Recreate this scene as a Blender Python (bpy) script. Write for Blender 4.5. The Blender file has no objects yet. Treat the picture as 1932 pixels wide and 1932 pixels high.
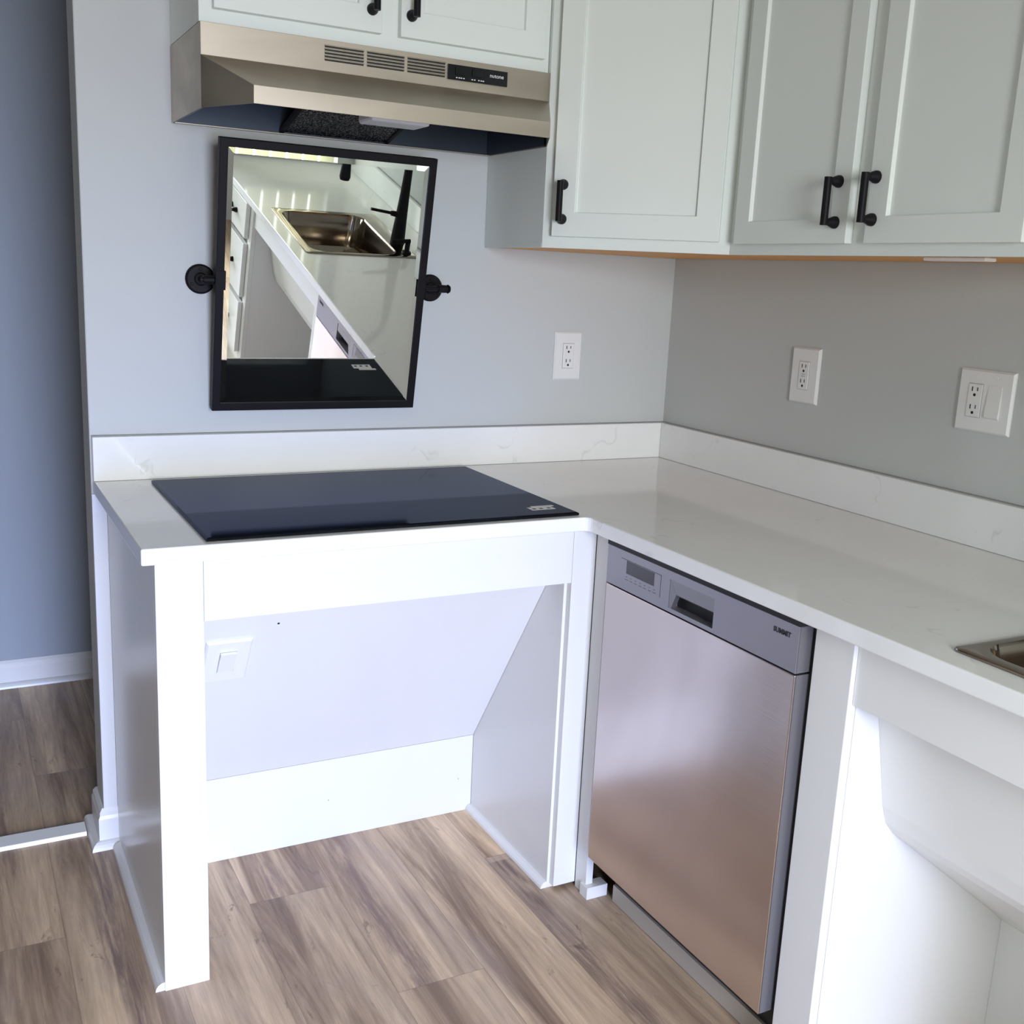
import bpy, bmesh, math, random
from mathutils import Vector, Matrix

S = bpy.context.scene
COL = S.collection
random.seed(7)
PI = math.pi

# ------------------------------------------------------------------ camera
cam_d = bpy.data.cameras.new('camera')
cam = bpy.data.objects.new('camera', cam_d)
COL.objects.link(cam)
S.camera = cam
CAM = Vector((-1.861, -2.5456, 1.4034))
yaw, pit, rol, FPX = -0.4946, -0.2162, 0.0478, 2016.75
fw = Vector((-math.sin(yaw) * math.cos(pit), math.cos(yaw) * math.cos(pit), math.sin(pit)))
r0 = Vector((math.cos(yaw), math.sin(yaw), 0))
u0 = r0.cross(fw)
rt = r0 * math.cos(rol) + u0 * math.sin(rol)
up = u0 * math.cos(rol) - r0 * math.sin(rol)
M = Matrix((rt, up, -fw)).transposed().to_4x4()
M.translation = CAM
cam.matrix_world = M
cam_d.sensor_width = 36.0
cam_d.sensor_fit = 'HORIZONTAL'
cam_d.lens = FPX / 1932.0 * 36.0
cam_d.clip_start = 0.02

# ------------------------------------------------------------------ world, light, exposure
S.view_settings.view_transform = 'Standard'
S.view_settings.look = 'None'
S.view_settings.gamma = 1.0
S.view_settings.exposure = 0.0
S.cycles.use_denoising = True
S.cycles.max_bounces = 12
S.cycles.diffuse_bounces = 6
S.cycles.glossy_bounces = 6
S.cycles.sample_clamp_indirect = 6.0

wd = bpy.data.worlds.new('daylight')
S.world = wd
wd.use_nodes = True
wn = wd.node_tree
bg = wn.nodes['Background']
bg.inputs[0].default_value = (0.62, 0.78, 1.0, 1)
bg.inputs[1].default_value = 0.08


def area(name, loc, direction, sx, sy, power, color, spread=PI):
    d = bpy.data.lights.new(name, 'AREA')
    d.shape = 'RECTANGLE'
    d.size, d.size_y = sx, sy
    d.energy = power
    d.color = color
    d.spread = spread
    o = bpy.data.objects.new(name, d)
    COL.objects.link(o)
    o.location = loc
    o.rotation_euler = Vector(direction).to_track_quat('-Z', 'Y').to_euler()
    return o


# daylight through the glass door behind the camera (falls down and in), plus two added fills
area('window_daylight', (-1.63, -4.50, 1.35), (0.03, 1, -0.41), 0.95, 1.3, 54, (0.955, 0.988, 1.03), math.radians(106))
area('low_blue_fill', (-1.62, -4.48, 0.45), (0.0, 1, -0.10), 0.9, 0.8, 12, (0.27, 0.42, 1.0), math.radians(52))  # added blue fill without a source of its own, brightens low surfaces
area('side_fill', (-4.15, -3.6, 1.35), (1, 0.22, -0.16), 1.5, 1.3, 5.5, (0.84, 1.0, 0.96), math.radians(48))  # added narrow fill, aimed to brighten the drawers past the sink

# ------------------------------------------------------------------ materials
MAT = {}


def mat(name, color, rough=0.5, metal=0.0, spec=0.5, coat=0.0):
    m = bpy.data.materials.new(name)
    m.use_nodes = True
    b = m.node_tree.nodes['Principled BSDF']
    b.inputs['Base Color'].default_value = (*color, 1)
    b.inputs['Roughness'].default_value = rough
    b.inputs['Metallic'].default_value = metal
    b.inputs['Specular IOR Level'].default_value = spec
    b.inputs['Coat Weight'].default_value = coat
    MAT[name] = m
    return m


def nodes(m):
    nt = m.node_tree
    return nt, nt.nodes, nt.links, nt.nodes['Principled BSDF']


def noise(nt, vec, scale, detail=4, rough=0.55, dist=0.0):
    n = nt.nodes.new('ShaderNodeTexNoise')
    n.inputs['Scale'].default_value = scale
    n.inputs['Detail'].default_value = detail
    n.inputs['Roughness'].default_value = rough
    n.inputs['Distortion'].default_value = dist
    nt.links.new(vec, n.inputs['Vector'])
    return n.outputs['Fac']


def ramp(nt, fac, stops):
    r = nt.nodes.new('ShaderNodeValToRGB')
    e = r.color_ramp.elements
    while len(e) < len(stops):
        e.new(0.5)
    for i, (p, c) in enumerate(stops):
        e[i].position = p
        e[i].color = (c, c, c, 1) if isinstance(c, (int, float)) else (*c, 1)
    nt.links.new(fac, r.inputs[0])
    return r.outputs[0]


def mix(nt, fac, a, b, mode='MIX'):
    n = nt.nodes.new('ShaderNodeMix')
    n.data_type = 'RGBA'
    n.blend_type = mode
    for k, v in ((0, fac), (6, a), (7, b)):
        if hasattr(v, 'is_linked'):
            nt.links.new(v, n.inputs[k])
        else:
            n.inputs[k].default_value = v if k == 0 else (*v, 1)
    return n.outputs[2]


def coords(nt, scale=(1, 1, 1), rot=(0, 0, 0), loc=(0, 0, 0)):
    g = nt.nodes.new('ShaderNodeNewGeometry')
    mp = nt.nodes.new('ShaderNodeMapping')
    mp.inputs['Scale'].default_value = scale
    mp.inputs['Rotation'].default_value = rot
    mp.inputs['Location'].default_value = loc
    nt.links.new(g.outputs['Position'], mp.inputs['Vector'])
    return mp.outputs[0]


def bump(nt, height, strength, dist=0.002):
    b = nt.nodes.new('ShaderNodeBump')
    b.inputs['Strength'].default_value = strength
    b.inputs['Distance'].default_value = dist
    nt.links.new(height, b.inputs['Height'])
    nt.links.new(b.outputs[0], nt.nodes['Principled BSDF'].inputs['Normal'])


m = mat('wall_paint', (0.56, 0.580, 0.575), 0.72, spec=0.25)
nt, N, L, B = nodes(m)
bump(nt, noise(nt, coords(nt), 260, 2), 0.12)
mat('hall_paint_dimmed', (0.37, 0.41, 0.46), 0.75, spec=0.2)  # wall paint darkened, the hall's dimness is put into the colour
m = mat('ceiling_paint', (0.78, 0.78, 0.76), 0.85)
m = mat('white_paint', (0.76, 0.765, 0.76), 0.24, spec=0.5)
nt, N, L, B = nodes(m)
bump(nt, noise(nt, coords(nt), 90, 2), 0.03)
m = mat('trim_paint', (0.80, 0.80, 0.80), 0.28, spec=0.5)
m = mat('cabinet_paint_green_lit', (0.755, 0.80, 0.765), 0.38, spec=0.4)  # white paint tinted green, garden light put into the colour
nt, N, L, B = nodes(m)
bump(nt, noise(nt, coords(nt, (1, 1, 0.2)), 140, 2), 0.03)
mat('plastic_white', (0.80, 0.80, 0.79), 0.32)
mat('plastic_grey', (0.33, 0.33, 0.33), 0.4)
mat('slot_black', (0.01, 0.01, 0.01), 0.6)
mat('black_metal', (0.010, 0.009, 0.011), 0.45, spec=0.12)
mat('gasket_gap_black', (0.006, 0.006, 0.008), 0.6)
mat('display', (0.045, 0.045, 0.06), 0.15)
mat('ink', (0.02, 0.02, 0.03), 0.6)
mat('white_ink', (0.8, 0.8, 0.8), 0.6)
mat('lens_plastic', (0.75, 0.76, 0.80), 0.35)
mat('chrome', (0.75, 0.75, 0.75), 0.12, 1.0)
mat('sticker_paper', (0.72, 0.73, 0.74), 0.5)
mat('upstand_top_shade', (0.32, 0.33, 0.35), 0.6)  # grey for the upstand tops, their shade put into the colour

m = mat('mirror_silver', (0.90, 0.93, 0.90), 0.0, 1.0)

# black glass
m = mat('cooktop_glass', (0.008, 0.009, 0.012), 0.05, spec=0.2)
nt, N, L, B = nodes(m)
gl = N.new('ShaderNodeBsdfGlossy'); gl.inputs['Color'].default_value = (0.38, 0.41, 0.52, 1); gl.inputs['Roughness'].default_value = 0.04
df = N.new('ShaderNodeBsdfDiffuse'); df.inputs['Color'].default_value = (0.006, 0.007, 0.009, 1)
fr = N.new('ShaderNodeFresnel'); fr.inputs['IOR'].default_value = 1.32
mx = N.new('ShaderNodeMixShader')
L.new(fr.outputs[0], mx.inputs[0]); L.new(df.outputs[0], mx.inputs[1]); L.new(gl.outputs[0], mx.inputs[2])
L.new(mx.outputs[0], N['Material Output'].inputs['Surface'])
m = mat('black_glass_panel', (0.008, 0.008, 0.010), 0.12)

# wood underside
m = mat('maple_ply', (0.62, 0.30, 0.09), 0.5)
nt, N, L, B = nodes(m)
c = mix(nt, noise(nt, coords(nt, (3, 60, 60)), 2.0, 5), (0.70, 0.27, 0.04), (0.85, 0.42, 0.10))
L.new(c, B.inputs['Base Color'])


def steel(name, base, rough, axis, contrast=0.10):
    m = mat(name, base, rough, 1.0)
    nt, N, L, B = nodes(m)
    sc = {'x': (2, 900, 900), 'y': (900, 2, 900), 'z': (900, 900, 2)}[axis]
    n = noise(nt, coords(nt, sc), 1.0, 2)
    L.new(ramp(nt, n, [(0.3, rough - 0.02), (0.7, rough + 0.03)]), B.inputs['Roughness'])
    lo = tuple(v * (1 - contrast) for v in base)
    soft = noise(nt, coords(nt, {'x': (2.2, 6, 9), 'y': (6, 2.0, 1.5), 'z': (5, 5, 2)}[axis]), 1.0, 3, 0.5, 0.5)
    fine_c = mix(nt, n, lo, base)
    L.new(mix(nt, 1.0, fine_c, ramp(nt, soft, [(0.35, (0.84, 0.83, 0.82)), (0.65, (1.06, 1.06, 1.05))]), 'MULTIPLY'), B.inputs['Base Color'])
    bump(nt, n, 0.02, 0.0004)
    return m


steel('steel_hood', (0.515, 0.46, 0.39), 0.42, 'x', 0.03)
steel('steel_door', (0.69, 0.62, 0.60), 0.21, 'y', 0.02)
steel('steel_sink', (0.36, 0.31, 0.26), 0.12, 'x', 0.03)
mat('steel_liner', (0.07, 0.085, 0.11), 0.38, 0.85)
mat('control_panel_metal', (0.30, 0.29, 0.33), 0.38, 0.6)
mat('edge_metal', (0.24, 0.235, 0.25), 0.35, 0.7)
mat('kick_metal', (0.50, 0.46, 0.41), 0.5, 0.2)

# aluminium mesh filter
m = mat('filter_mesh', (0.30, 0.29, 0.30), 0.35, 0.8)
nt, N, L, B = nodes(m)
v = nt.nodes.new('ShaderNodeTexVoronoi')
v.inputs['Scale'].default_value = 230
L.new(coords(nt), v.inputs['Vector'])
d = v.outputs['Distance']
L.new(ramp(nt, d, [(0.25, (0.55, 0.54, 0.56)), (0.5, (0.02, 0.02, 0.025))]), B.inputs['Base Color'])
bump(nt, d, 1.0, 0.004)

# quartz: off white with short thin hairline veins
m = mat('quartz', (0.74, 0.75, 0.74), 0.085, spec=0.5)
nt, N, L, B = nodes(m)
P = coords(nt)
base = mix(nt, noise(nt, P, 7, 5), (0.81, 0.82, 0.825), (0.87, 0.88, 0.88))
# veins: thin band of a distorted noise, masked into scattered short pieces
n1 = noise(nt, P, 4.2, 3, 0.5, 0.3)
vein = ramp(nt, n1, [(0.494, 0.0), (0.5, 1.0), (0.506, 0.0)])
mask = ramp(nt, noise(nt, coords(nt, loc=(3, 7, 1)), 11.0, 2), [(0.56, 0.0), (0.63, 1.0)])
vm = mix(nt, 1.0, vein, mask, 'MULTIPLY')
sc = nt.nodes.new('ShaderNodeMath'); sc.operation = 'MULTIPLY'; sc.inputs[1].default_value = 0.26
L.new(vm, sc.inputs[0])
c = mix(nt, sc.outputs[0], base, (0.40, 0.41, 0.40))
L.new(c, B.inputs['Base Color'])

# vinyl plank floor, boards run along y
m = mat('plank_floor', (0.5, 0.4, 0.3), 0.42, spec=0.35)
nt, N, L, B = nodes(m)
geo = nt.nodes.new('ShaderNodeNewGeometry')
sep = nt.nodes.new('ShaderNodeSeparateXYZ'); L.new(geo.outputs['Position'], sep.inputs[0])


def math_n(op, a, b=None, c=None):
    n = nt.nodes.new('ShaderNodeMath'); n.operation = op
    for k, v in enumerate((a, b, c)):
        if v is None:
            continue
        if hasattr(v, 'is_linked'):
            L.new(v, n.inputs[k])
        else:
            n.inputs[k].default_value = v
    return n.outputs[0]


PW, PL = 0.1905, 1.22
rx = math_n('DIVIDE', math_n('ADD', sep.outputs[0], 1.13), PW)
row = math_n('FLOOR', rx)
fx = math_n('FRACT', rx)
wn1 = nt.nodes.new('ShaderNodeTexWhiteNoise'); wn1.noise_dimensions = '1D'; L.new(row, wn1.inputs['W'])
# known joints: row -1 at y=-0.392, row 0 at y=-0.81
off = math_n('MULTIPLY', math_n('FRACT', math_n('MULTIPLY', row, 0.3427)), PL)
ry = math_n('DIVIDE', math_n('ADD', math_n('ADD', sep.outputs[1], 0.81), off), PL)
colm = math_n('FLOOR', ry)
fy = math_n('FRACT', ry)
cmb = nt.nodes.new('ShaderNodeCombineXYZ')
L.new(row, cmb.inputs[0]); L.new(colm, cmb.inputs[1])
wn2 = nt.nodes.new('ShaderNodeTexWhiteNoise'); wn2.noise_dimensions = '3D'; L.new(cmb.outputs[0], wn2.inputs['Vector'])
# grain vector shifted per board
sh = nt.nodes.new('ShaderNodeVectorMath'); sh.operation = 'MULTIPLY_ADD'
L.new(wn2.outputs['Color'], sh.inputs[0]); sh.inputs[1].default_value = (7, 13, 3); L.new(geo.outputs['Position'], sh.inputs[2])


def gmap(s):
    mp = nt.nodes.new('ShaderNodeMapping'); mp.inputs['Scale'].default_value = s
    L.new(sh.outputs[0], mp.inputs['Vector']); return mp.outputs[0]


streak = noise(nt, gmap((10, 0.55, 1)), 1.0, 8, 0.66, 0.7)
fine = noise(nt, gmap((70, 5, 1)), 1.0, 5, 0.7, 0.4)
blot = noise(nt, gmap((6, 2.2, 1)), 1.0, 3, 0.5, 0.8)
dark = noise(nt, gmap((9, 2.6, 1)), 1.7, 5, 0.7, 1.6)
c = ramp(nt, streak, [(0.32, (0.155, 0.100, 0.075)), (0.41, (0.32, 0.220, 0.155)), (0.475, (0.52, 0.385, 0.27)), (0.60, (0.79, 0.605, 0.425))])
c = mix(nt, ramp(nt, blot, [(0.5, 0.0), (0.72, 0.45)]), c, (0.36, 0.29, 0.28))
c = mix(nt, ramp(nt, fine, [(0.35, 0.38), (0.6, 0.0)]), c, (0.23, 0.16, 0.12))
for xc, w_, ya, yb_ in ((-1.075, 0.042, -0.15, -0.81), (-1.605, 0.036, 0.05, -0.80), (-0.715, 0.040, -0.45, -1.35), (-1.255, 0.030, -0.15, -0.392)):
    wob = math_n('MULTIPLY', math_n('SUBTRACT', noise(nt, coords(nt, (1, 2.2, 1), loc=(xc * 3, 0, 0)), 1.3, 3), 0.5), 0.07)
    dx = math_n('ABSOLUTE', math_n('ADD', math_n('SUBTRACT', sep.outputs[0], xc), wob))
    band = ramp(nt, math_n('DIVIDE', dx, w_), [(0.25, 1.0), (1.0, 0.0)])
    iny = math_n('MULTIPLY', math_n('LESS_THAN', sep.outputs[1], ya), math_n('GREATER_THAN', sep.outputs[1], yb_))
    grit = ramp(nt, fine, [(0.40, 1.0), (0.62, 0.25)])
    c = mix(nt, math_n('MULTIPLY', math_n('MULTIPLY', band, iny), math_n('MULTIPLY', grit, 0.85)), c, (0.20, 0.135, 0.125))
c = mix(nt, ramp(nt, dark, [(0.63, 0.0), (0.72, 0.8)]), c, (0.17, 0.115, 0.085))
tone = ramp(nt, wn2.outputs['Value'], [(0.0, (0.76, 0.75, 0.76)), (0.5, (1.0, 1.0, 1.0)), (1.0, (1.10, 1.08, 1.04))])
c = mix(nt, 1.0, c, tone, 'MULTIPLY')
ex = math_n('MULTIPLY', math_n('MINIMUM', fx, math_n('SUBTRACT', 1.0, fx)), PW)
ey = math_n('MULTIPLY', math_n('MINIMUM', fy, math_n('SUBTRACT', 1.0, fy)), PL)
ed = math_n('MINIMUM', ex, ey)
seam = ramp(nt, math_n('MULTIPLY', ed, 400), [(0.15, 1.0), (0.55, 0.0)])
c = mix(nt, math_n('MULTIPLY', seam, 0.45), c, (0.14, 0.10, 0.08))
L.new(c, B.inputs['Base Color'])
hgt = math_n('SUBTRACT', math_n('MULTIPLY', fine, 0.4), seam)
bump(nt, hgt, 0.18, 0.001)

m = mat('blind_fabric', (0.80, 0.78, 0.68), 0.7)
nt, N, L, B = nodes(m)
tr_ = N.new('ShaderNodeBsdfTranslucent'); tr_.inputs[0].default_value = (0.80, 0.80, 0.66, 1)
mx = N.new('ShaderNodeMixShader'); mx.inputs[0].default_value = 0.55
L.new(B.outputs[0], mx.inputs[1]); L.new(tr_.outputs[0], mx.inputs[2])
L.new(mx.outputs[0], N['Material Output'].inputs['Surface'])
m = mat('window_glass', (1, 1, 1), 0.0)
m.node_tree.nodes['Principled BSDF'].inputs['Transmission Weight'].default_value = 1.0
m.node_tree.nodes['Principled BSDF'].inputs['IOR'].default_value = 1.01


# ------------------------------------------------------------------ geometry helpers
def tf_of(parent):
    if parent is None:
        return Matrix.Identity(4)
    m = parent.matrix_basis.copy()
    p = parent.parent
    while p:
        m = p.matrix_basis @ m
        p = p.parent
    return m


def link(name, bm, m, parent=None, world=True, bevel=0.0, seg=2, smooth=False):
    """Link bm as ONE mesh object. world=True: bm is in world coordinates, else in the parent's."""
    if world and parent is not None:
        bmesh.ops.transform(bm, matrix=tf_of(parent).inverted(), verts=bm.verts)
    bmesh.ops.recalc_face_normals(bm, faces=bm.faces)
    me = bpy.data.meshes.new(name)
    bm.to_mesh(me)
    bm.free()
    me.materials.append(MAT[m] if isinstance(m, str) else m)
    o = bpy.data.objects.new(name, me)
    COL.objects.link(o)
    if parent:
        o.parent = parent
    if smooth:
        for p in me.polygons:
            p.use_smooth = True
        try:
            me.set_sharp_from_angle(angle=math.radians(40))
        except Exception:
            pass
    if bevel > 0:
        md = o.modifiers.new('edge', 'BEVEL')
        md.width = bevel
        md.segments = seg
        md.limit_method = 'ANGLE'
        md.angle_limit = math.radians(50)
        md.harden_normals = False
    return o


def BM():
    return bmesh.new()


def box(bm, x0, x1, y0, y1, z0, z1):
    x0, x1 = sorted((x0, x1)); y0, y1 = sorted((y0, y1)); z0, z1 = sorted((z0, z1))
    v = [bm.verts.new(p) for p in ((x0, y0, z0), (x1, y0, z0), (x1, y1, z0), (x0, y1, z0),
                                   (x0, y0, z1), (x1, y0, z1), (x1, y1, z1), (x0, y1, z1))]
    for f in ((0, 3, 2, 1), (4, 5, 6, 7), (0, 1, 5, 4), (1, 2, 6, 5), (2, 3, 7, 6), (3, 0, 4, 7)):
        bm.faces.new([v[i] for i in f])
    return bm


def prism(bm, pts, axis, a, b):
    """extrude a polygon. axis 'z': pts are (x,y); 'x': (y,z); 'y': (x,z)"""
    def P(p, c):
        return {'z': (p[0], p[1], c), 'x': (c, p[0], p[1]), 'y': (p[0], c, p[1])}[axis]
    va = [bm.verts.new(P(p, a)) for p in pts]
    vb = [bm.verts.new(P(p, b)) for p in pts]
    n = len(pts)
    bm.faces.new(va); bm.faces.new(vb[::-1])
    for i in range(n):
        bm.faces.new([va[i], va[(i + 1) % n], vb[(i + 1) % n], vb[i]])
    return bm


def tube(bm, p0, p1, r0, r1=None, seg=24, cap=True):
    p0, p1 = Vector(p0), Vector(p1)
    r1 = r0 if r1 is None else r1
    d = (p1 - p0).normalized()
    a = d.orthogonal().normalized(); b = d.cross(a)
    va, vb = [], []
    for i in range(seg):
        t = 2 * PI * i / seg
        o = a * math.cos(t) + b * math.sin(t)
        va.append(bm.verts.new(p0 + o * r0)); vb.append(bm.verts.new(p1 + o * r1))
    for i in range(seg):
        j = (i + 1) % seg
        bm.faces.new([va[i], va[j], vb[j], vb[i]])
    if cap:
        bm.faces.new(va[::-1]); bm.faces.new(vb)
    return bm


def sweep(bm, pts, radii, seg=20):
    rings = []
    pts = [Vector(p) for p in pts]
    ref = None
    for i, p in enumerate(pts):
        d = (pts[min(i + 1, len(pts) - 1)] - pts[max(i - 1, 0)]).normalized()
        if ref is None:
            ref = d.orthogonal().normalized()
        a = (ref - d * ref.dot(d)).normalized(); b = d.cross(a); ref = a
        rings.append([bm.verts.new(p + (a * math.cos(2 * PI * k / seg) + b * math.sin(2 * PI * k / seg)) * radii[i]) for k in range(seg)])
    for r1, r2 in zip(rings, rings[1:]):
        for k in range(seg):
            j = (k + 1) % seg
            bm.faces.new([r1[k], r1[j], r2[j], r2[k]])
    bm.faces.new(rings[0][::-1]); bm.faces.new(rings[-1])
    return bm


def empty(name, loc, rot=(0, 0, 0), label=None, cat=None, group=None):
    o = bpy.data.objects.new(name, None)
    COL.objects.link(o)
    o.location = loc
    o.rotation_euler = rot
    o.empty_display_size = 0.05
    tag(o, label, cat, group)
    return o


def tag(o, label=None, cat=None, group=None, kind=None):
    if label: o['label'] = label
    if cat: o['category'] = cat
    if group: o['group'] = group
    if kind: o['kind'] = kind
    return o


def struct(name, bm, m, **k):
    return tag(link(name, bm, m, **k), kind='structure')


def text(name, s, size, m, parent, loc, rot, bold=0.0, sx=1.0):
    """real lettering as a thin mesh on a panel, in the parent's coordinates"""
    c = bpy.data.curves.new(name, 'FONT')
    c.body = s; c.size = size; c.extrude = 0.0002; c.offset = bold
    c.align_x = 'CENTER'; c.align_y = 'CENTER'
    t = bpy.data.objects.new(name + '_tmp', c)
    COL.objects.link(t)
    bpy.context.view_layer.update()
    me = bpy.data.meshes.new_from_object(t.evaluated_get(bpy.context.evaluated_depsgraph_get()))
    bpy.data.objects.remove(t)
    me.name = name
    me.transform(Matrix.Translation(loc) @ rot.to_matrix().to_4x4() @ Matrix.Diagonal((sx, 1, 1, 1)))
    me.materials.clear(); me.materials.append(MAT[m])
    o = bpy.data.objects.new(name, me)
    COL.objects.link(o)
    o.parent = parent
    return o


from mathutils import Euler
FACE_Y = Euler((PI / 2, 0, 0))                # lettering read while looking along +y
H = 0.909                                     # worktop height

# ------------------------------------------------------------------ room shell
struct('floor', box(BM(), -4.4, 2.7, -4.8, 1.3, -0.06, 0.0), 'plank_floor')
struct('ceiling', box(BM(), -4.4, 2.7, -4.8, 1.3, 2.44, 2.5), 'ceiling_paint')
XW = -1.577
struct('wall_back', box(BM(), XW, 0.12, 0.0, 0.115, 0, 2.44), 'wall_paint', bevel=0.003)
struct('wall_light_block', box(BM(), -4.4, -2.45, 0.0, 0.115, 0, 2.44), 'wall_paint', bevel=0.003)  # unseen wall added to keep side light out of the hall
struct('wall_right', box(BM(), 0.0, 0.12, -4.7, 0.0, 0, 2.44), 'wall_paint')
b = BM()   # short wall at the end of the worktop, with a small blind-covered window
wx0, wx1, wz0, wz1 = -0.64, -0.08, 1.06, 2.00
box(b, -0.78, wx0, -2.95, -2.835, 0, 2.44); box(b, wx1, 0.0, -2.95, -2.835, 0, 2.44)
box(b, wx0, wx1, -2.95, -2.835, 0, wz0); box(b, wx0, wx1, -2.95, -2.835, wz1, 2.44)
struct('wall_end', b, 'wall_paint')
b = BM()
for x0_, x1_ in ((wx0, wx0 + 0.03), (wx1 - 0.03, wx1)):
    box(b, x0_, x1_, -2.93, -2.90, wz0, wz1)
box(b, wx0, wx1, -2.93, -2.90, wz0, wz0 + 0.03); box(b, wx0, wx1, -2.93, -2.90, wz1 - 0.03, wz1)
w2 = struct('window_2', b, 'trim_paint')
for k in range(7):
    xc = wx0 + 0.045 + k * 0.078
    sl_ = BM()
    prism(sl_, [(xc - 0.030, -2.872), (xc + 0.030, -2.850), (xc + 0.030, -2.849), (xc - 0.030, -2.871)], 'z', wz0 + 0.012, wz1 - 0.02)
    link('blind_slat', sl_, 'blind_fabric', w2)
area('end_window_daylight', (-0.36, -2.94, 1.55), (0, 1, -0.1), 0.5, 0.86, 6, (0.98, 1.0, 0.90))
struct('wall_hall', box(BM(), -4.4, 2.7, 1.165, 1.28, 0, 2.44), 'hall_paint_dimmed')
struct('wall_hall_side', box(BM(), 2.6, 2.7, 0.115, 1.165, 0, 2.44), 'hall_paint_dimmed')  # hall drawn out longer, out of view, to soak up light
struct('wall_hall_near', box(BM(), 0.121, 2.6, 0.0, 0.115, 0, 2.44), 'wall_paint')
b = BM()   # left wall with an unseen window opening added for the side fill
box(b, -4.4, -4.28, -4.8, -4.4, 0, 2.44); box(b, -4.4, -4.28, -2.8, 1.28, 0, 2.44)
box(b, -4.4, -4.28, -4.4, -2.8, 0, 0.65); box(b, -4.4, -4.28, -4.4, -2.8, 2.05, 2.44)
struct('wall_left', b, 'wall_paint')
b = BM()   # rear wall with a glazed door opening
box(b, -4.4, -2.15, -4.80, -4.68, 0, 2.44); box(b, -0.95, 0.12, -4.80, -4.68, 0, 2.44)
box(b, -2.15, -0.95, -4.80, -4.68, 2.1, 2.44)
struct('wall_rear', b, 'wall_paint')
b = BM()
for x in (-2.15, -1.01):
    box(b, x, x + 0.06, -4.75, -4.70, 0, 2.1)
box(b, -2.15, -0.95, -4.75, -4.70, 2.04, 2.1); box(b, -2.15, -0.95, -4.75, -4.70, 0, 0.1)
struct('door_1', b, 'trim_paint')
b = BM()
for y in (-4.40, -3.63, -2.86):
    box(b, -4.37, -4.32, y, y + 0.06, 0.65, 2.05)
box(b, -4.37, -4.32, -4.4, -2.8, 0.65, 0.71); box(b, -4.37, -4.32, -4.4, -2.8, 1.99, 2.05)
struct('window_1', b, 'trim_paint')  # unseen window, added to go with the side fill


def bb_profile(h=0.090, t=0.013):
    # (outward, z)
    return [(0, 0), (t, 0), (t, h * 0.74), (t * 0.75, h * 0.82), (t * 0.75, h * 0.9), (t * 0.3, h), (0, h)]


def shoe(r=0.017):
    return [(0, 0)] + [(r * math.cos(a), r * math.sin(a)) for a in (0, PI / 8, PI / 4, 3 * PI / 8, PI / 2)]


# hall baseboard with shoe
b = BM()
prism(b, [(1.165 - o, z) for o, z in bb_profile()], 'x', -4.28, -0.2)
prism(b, [(1.165 - 0.013 - o, z) for o, z in shoe()], 'x', -4.28, -0.2)
struct('baseboard_hall', b, 'trim_paint')


def sweep_profile(b, prof, path, offs):
    """prof: (outward,z); path: list of (x,y); offs: list of outward dirs at each vertex (mitred)"""
    rings = []
    for (x, y), (ox, oy) in zip(path, offs):
        rings.append([b.verts.new((x + ox * o, y + oy * o, z)) for o, z in prof])
    n = len(prof)
    for r1, r2 in zip(rings, rings[1:]):
        for k in range(n):
            j = (k + 1) % n
            b.faces.new([r1[k], r1[j], r2[j], r2[k]])
    b.faces.new(rings[0][::-1]); b.faces.new(rings[-1])


# baseboard wrapping the free end of the back wall
EP = -1.545                       # outer face of the cooktop cabinet's end panel
b = BM()
path = [(EP, 0.0), (XW, 0.0), (XW, 0.115), (-1.2, 0.115)]
offs = [(0, -1), (-1, -1), (-1, 1), (0, 1)]
sweep_profile(b, bb_profile(0.098), path, offs)
struct('baseboard_wall_end', b, 'trim_paint')
b = BM()
off = 0.013
path = [(EP - 0.0, -off), (XW - off, -off), (XW - off, 0.115 + off), (-1.2, 0.115 + off)]
sweep_profile(b, shoe(0.019), path, offs)
struct('trim_2', b, 'trim_paint')
# white floor strip across the opening beside the wall end
b = BM()
prism(b, [(0.058, 0), (0.062, 0.010), (0.108, 0.014), (0.118, 0)], 'x', -2.45, XW - 0.034)
struct('trim_1', b, 'trim_paint', bevel=0.001)

# ------------------------------------------------------------------ worktop
SX0, SX1, SY0, SY1 = -0.600, -0.145, -2.060, -1.557       # sink rim extents
b = BM()
ZB, XL, DF, DR = H - 0.031, -1.573, -0.655, -0.653
YE = -2.833
# outline with a small rounded inner corner; the sink cutout is bridged by an inner loop
rc = 0.016
arc = [(DR - rc + rc * math.sin(a), DF - rc + rc * math.cos(a)) for a in (0, PI / 8, PI / 4, 3 * PI / 8, PI / 2)]
out = [(XL, -0.001), (XL, DF)] + arc + [(DR, YE), (-0.001, YE), (-0.001, -0.001)]
hole = [(SX0 + 0.016, SY1 - 0.016), (SX1 - 0.016, SY1 - 0.016), (SX1 - 0.016, SY0 + 0.016), (SX0 + 0.016, SY0 + 0.016)]


def holed_slab(b, out, hole, z0, z1):
    es = []
    loops = []
    for pts in (out, hole):
        vs = [b.verts.new((x, y, z1)) for x, y in pts]
        loops.append(vs)
        for i in range(len(vs)):
            es.append(b.edges.new((vs[i], vs[(i + 1) % len(vs)])))
    r = bmesh.ops.triangle_fill(b, use_beauty=True, use_dissolve=False, edges=es)
    top = [f for f in r['geom'] if isinstance(f, bmesh.types.BMFace)]
    ex = bmesh.ops.extrude_face_region(b, geom=top)
    vs = [g for g in ex['geom'] if isinstance(g, bmesh.types.BMVert)]
    bmesh.ops.translate(b, verts=vs, vec=(0, 0, z0 - z1))
    return b


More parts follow.
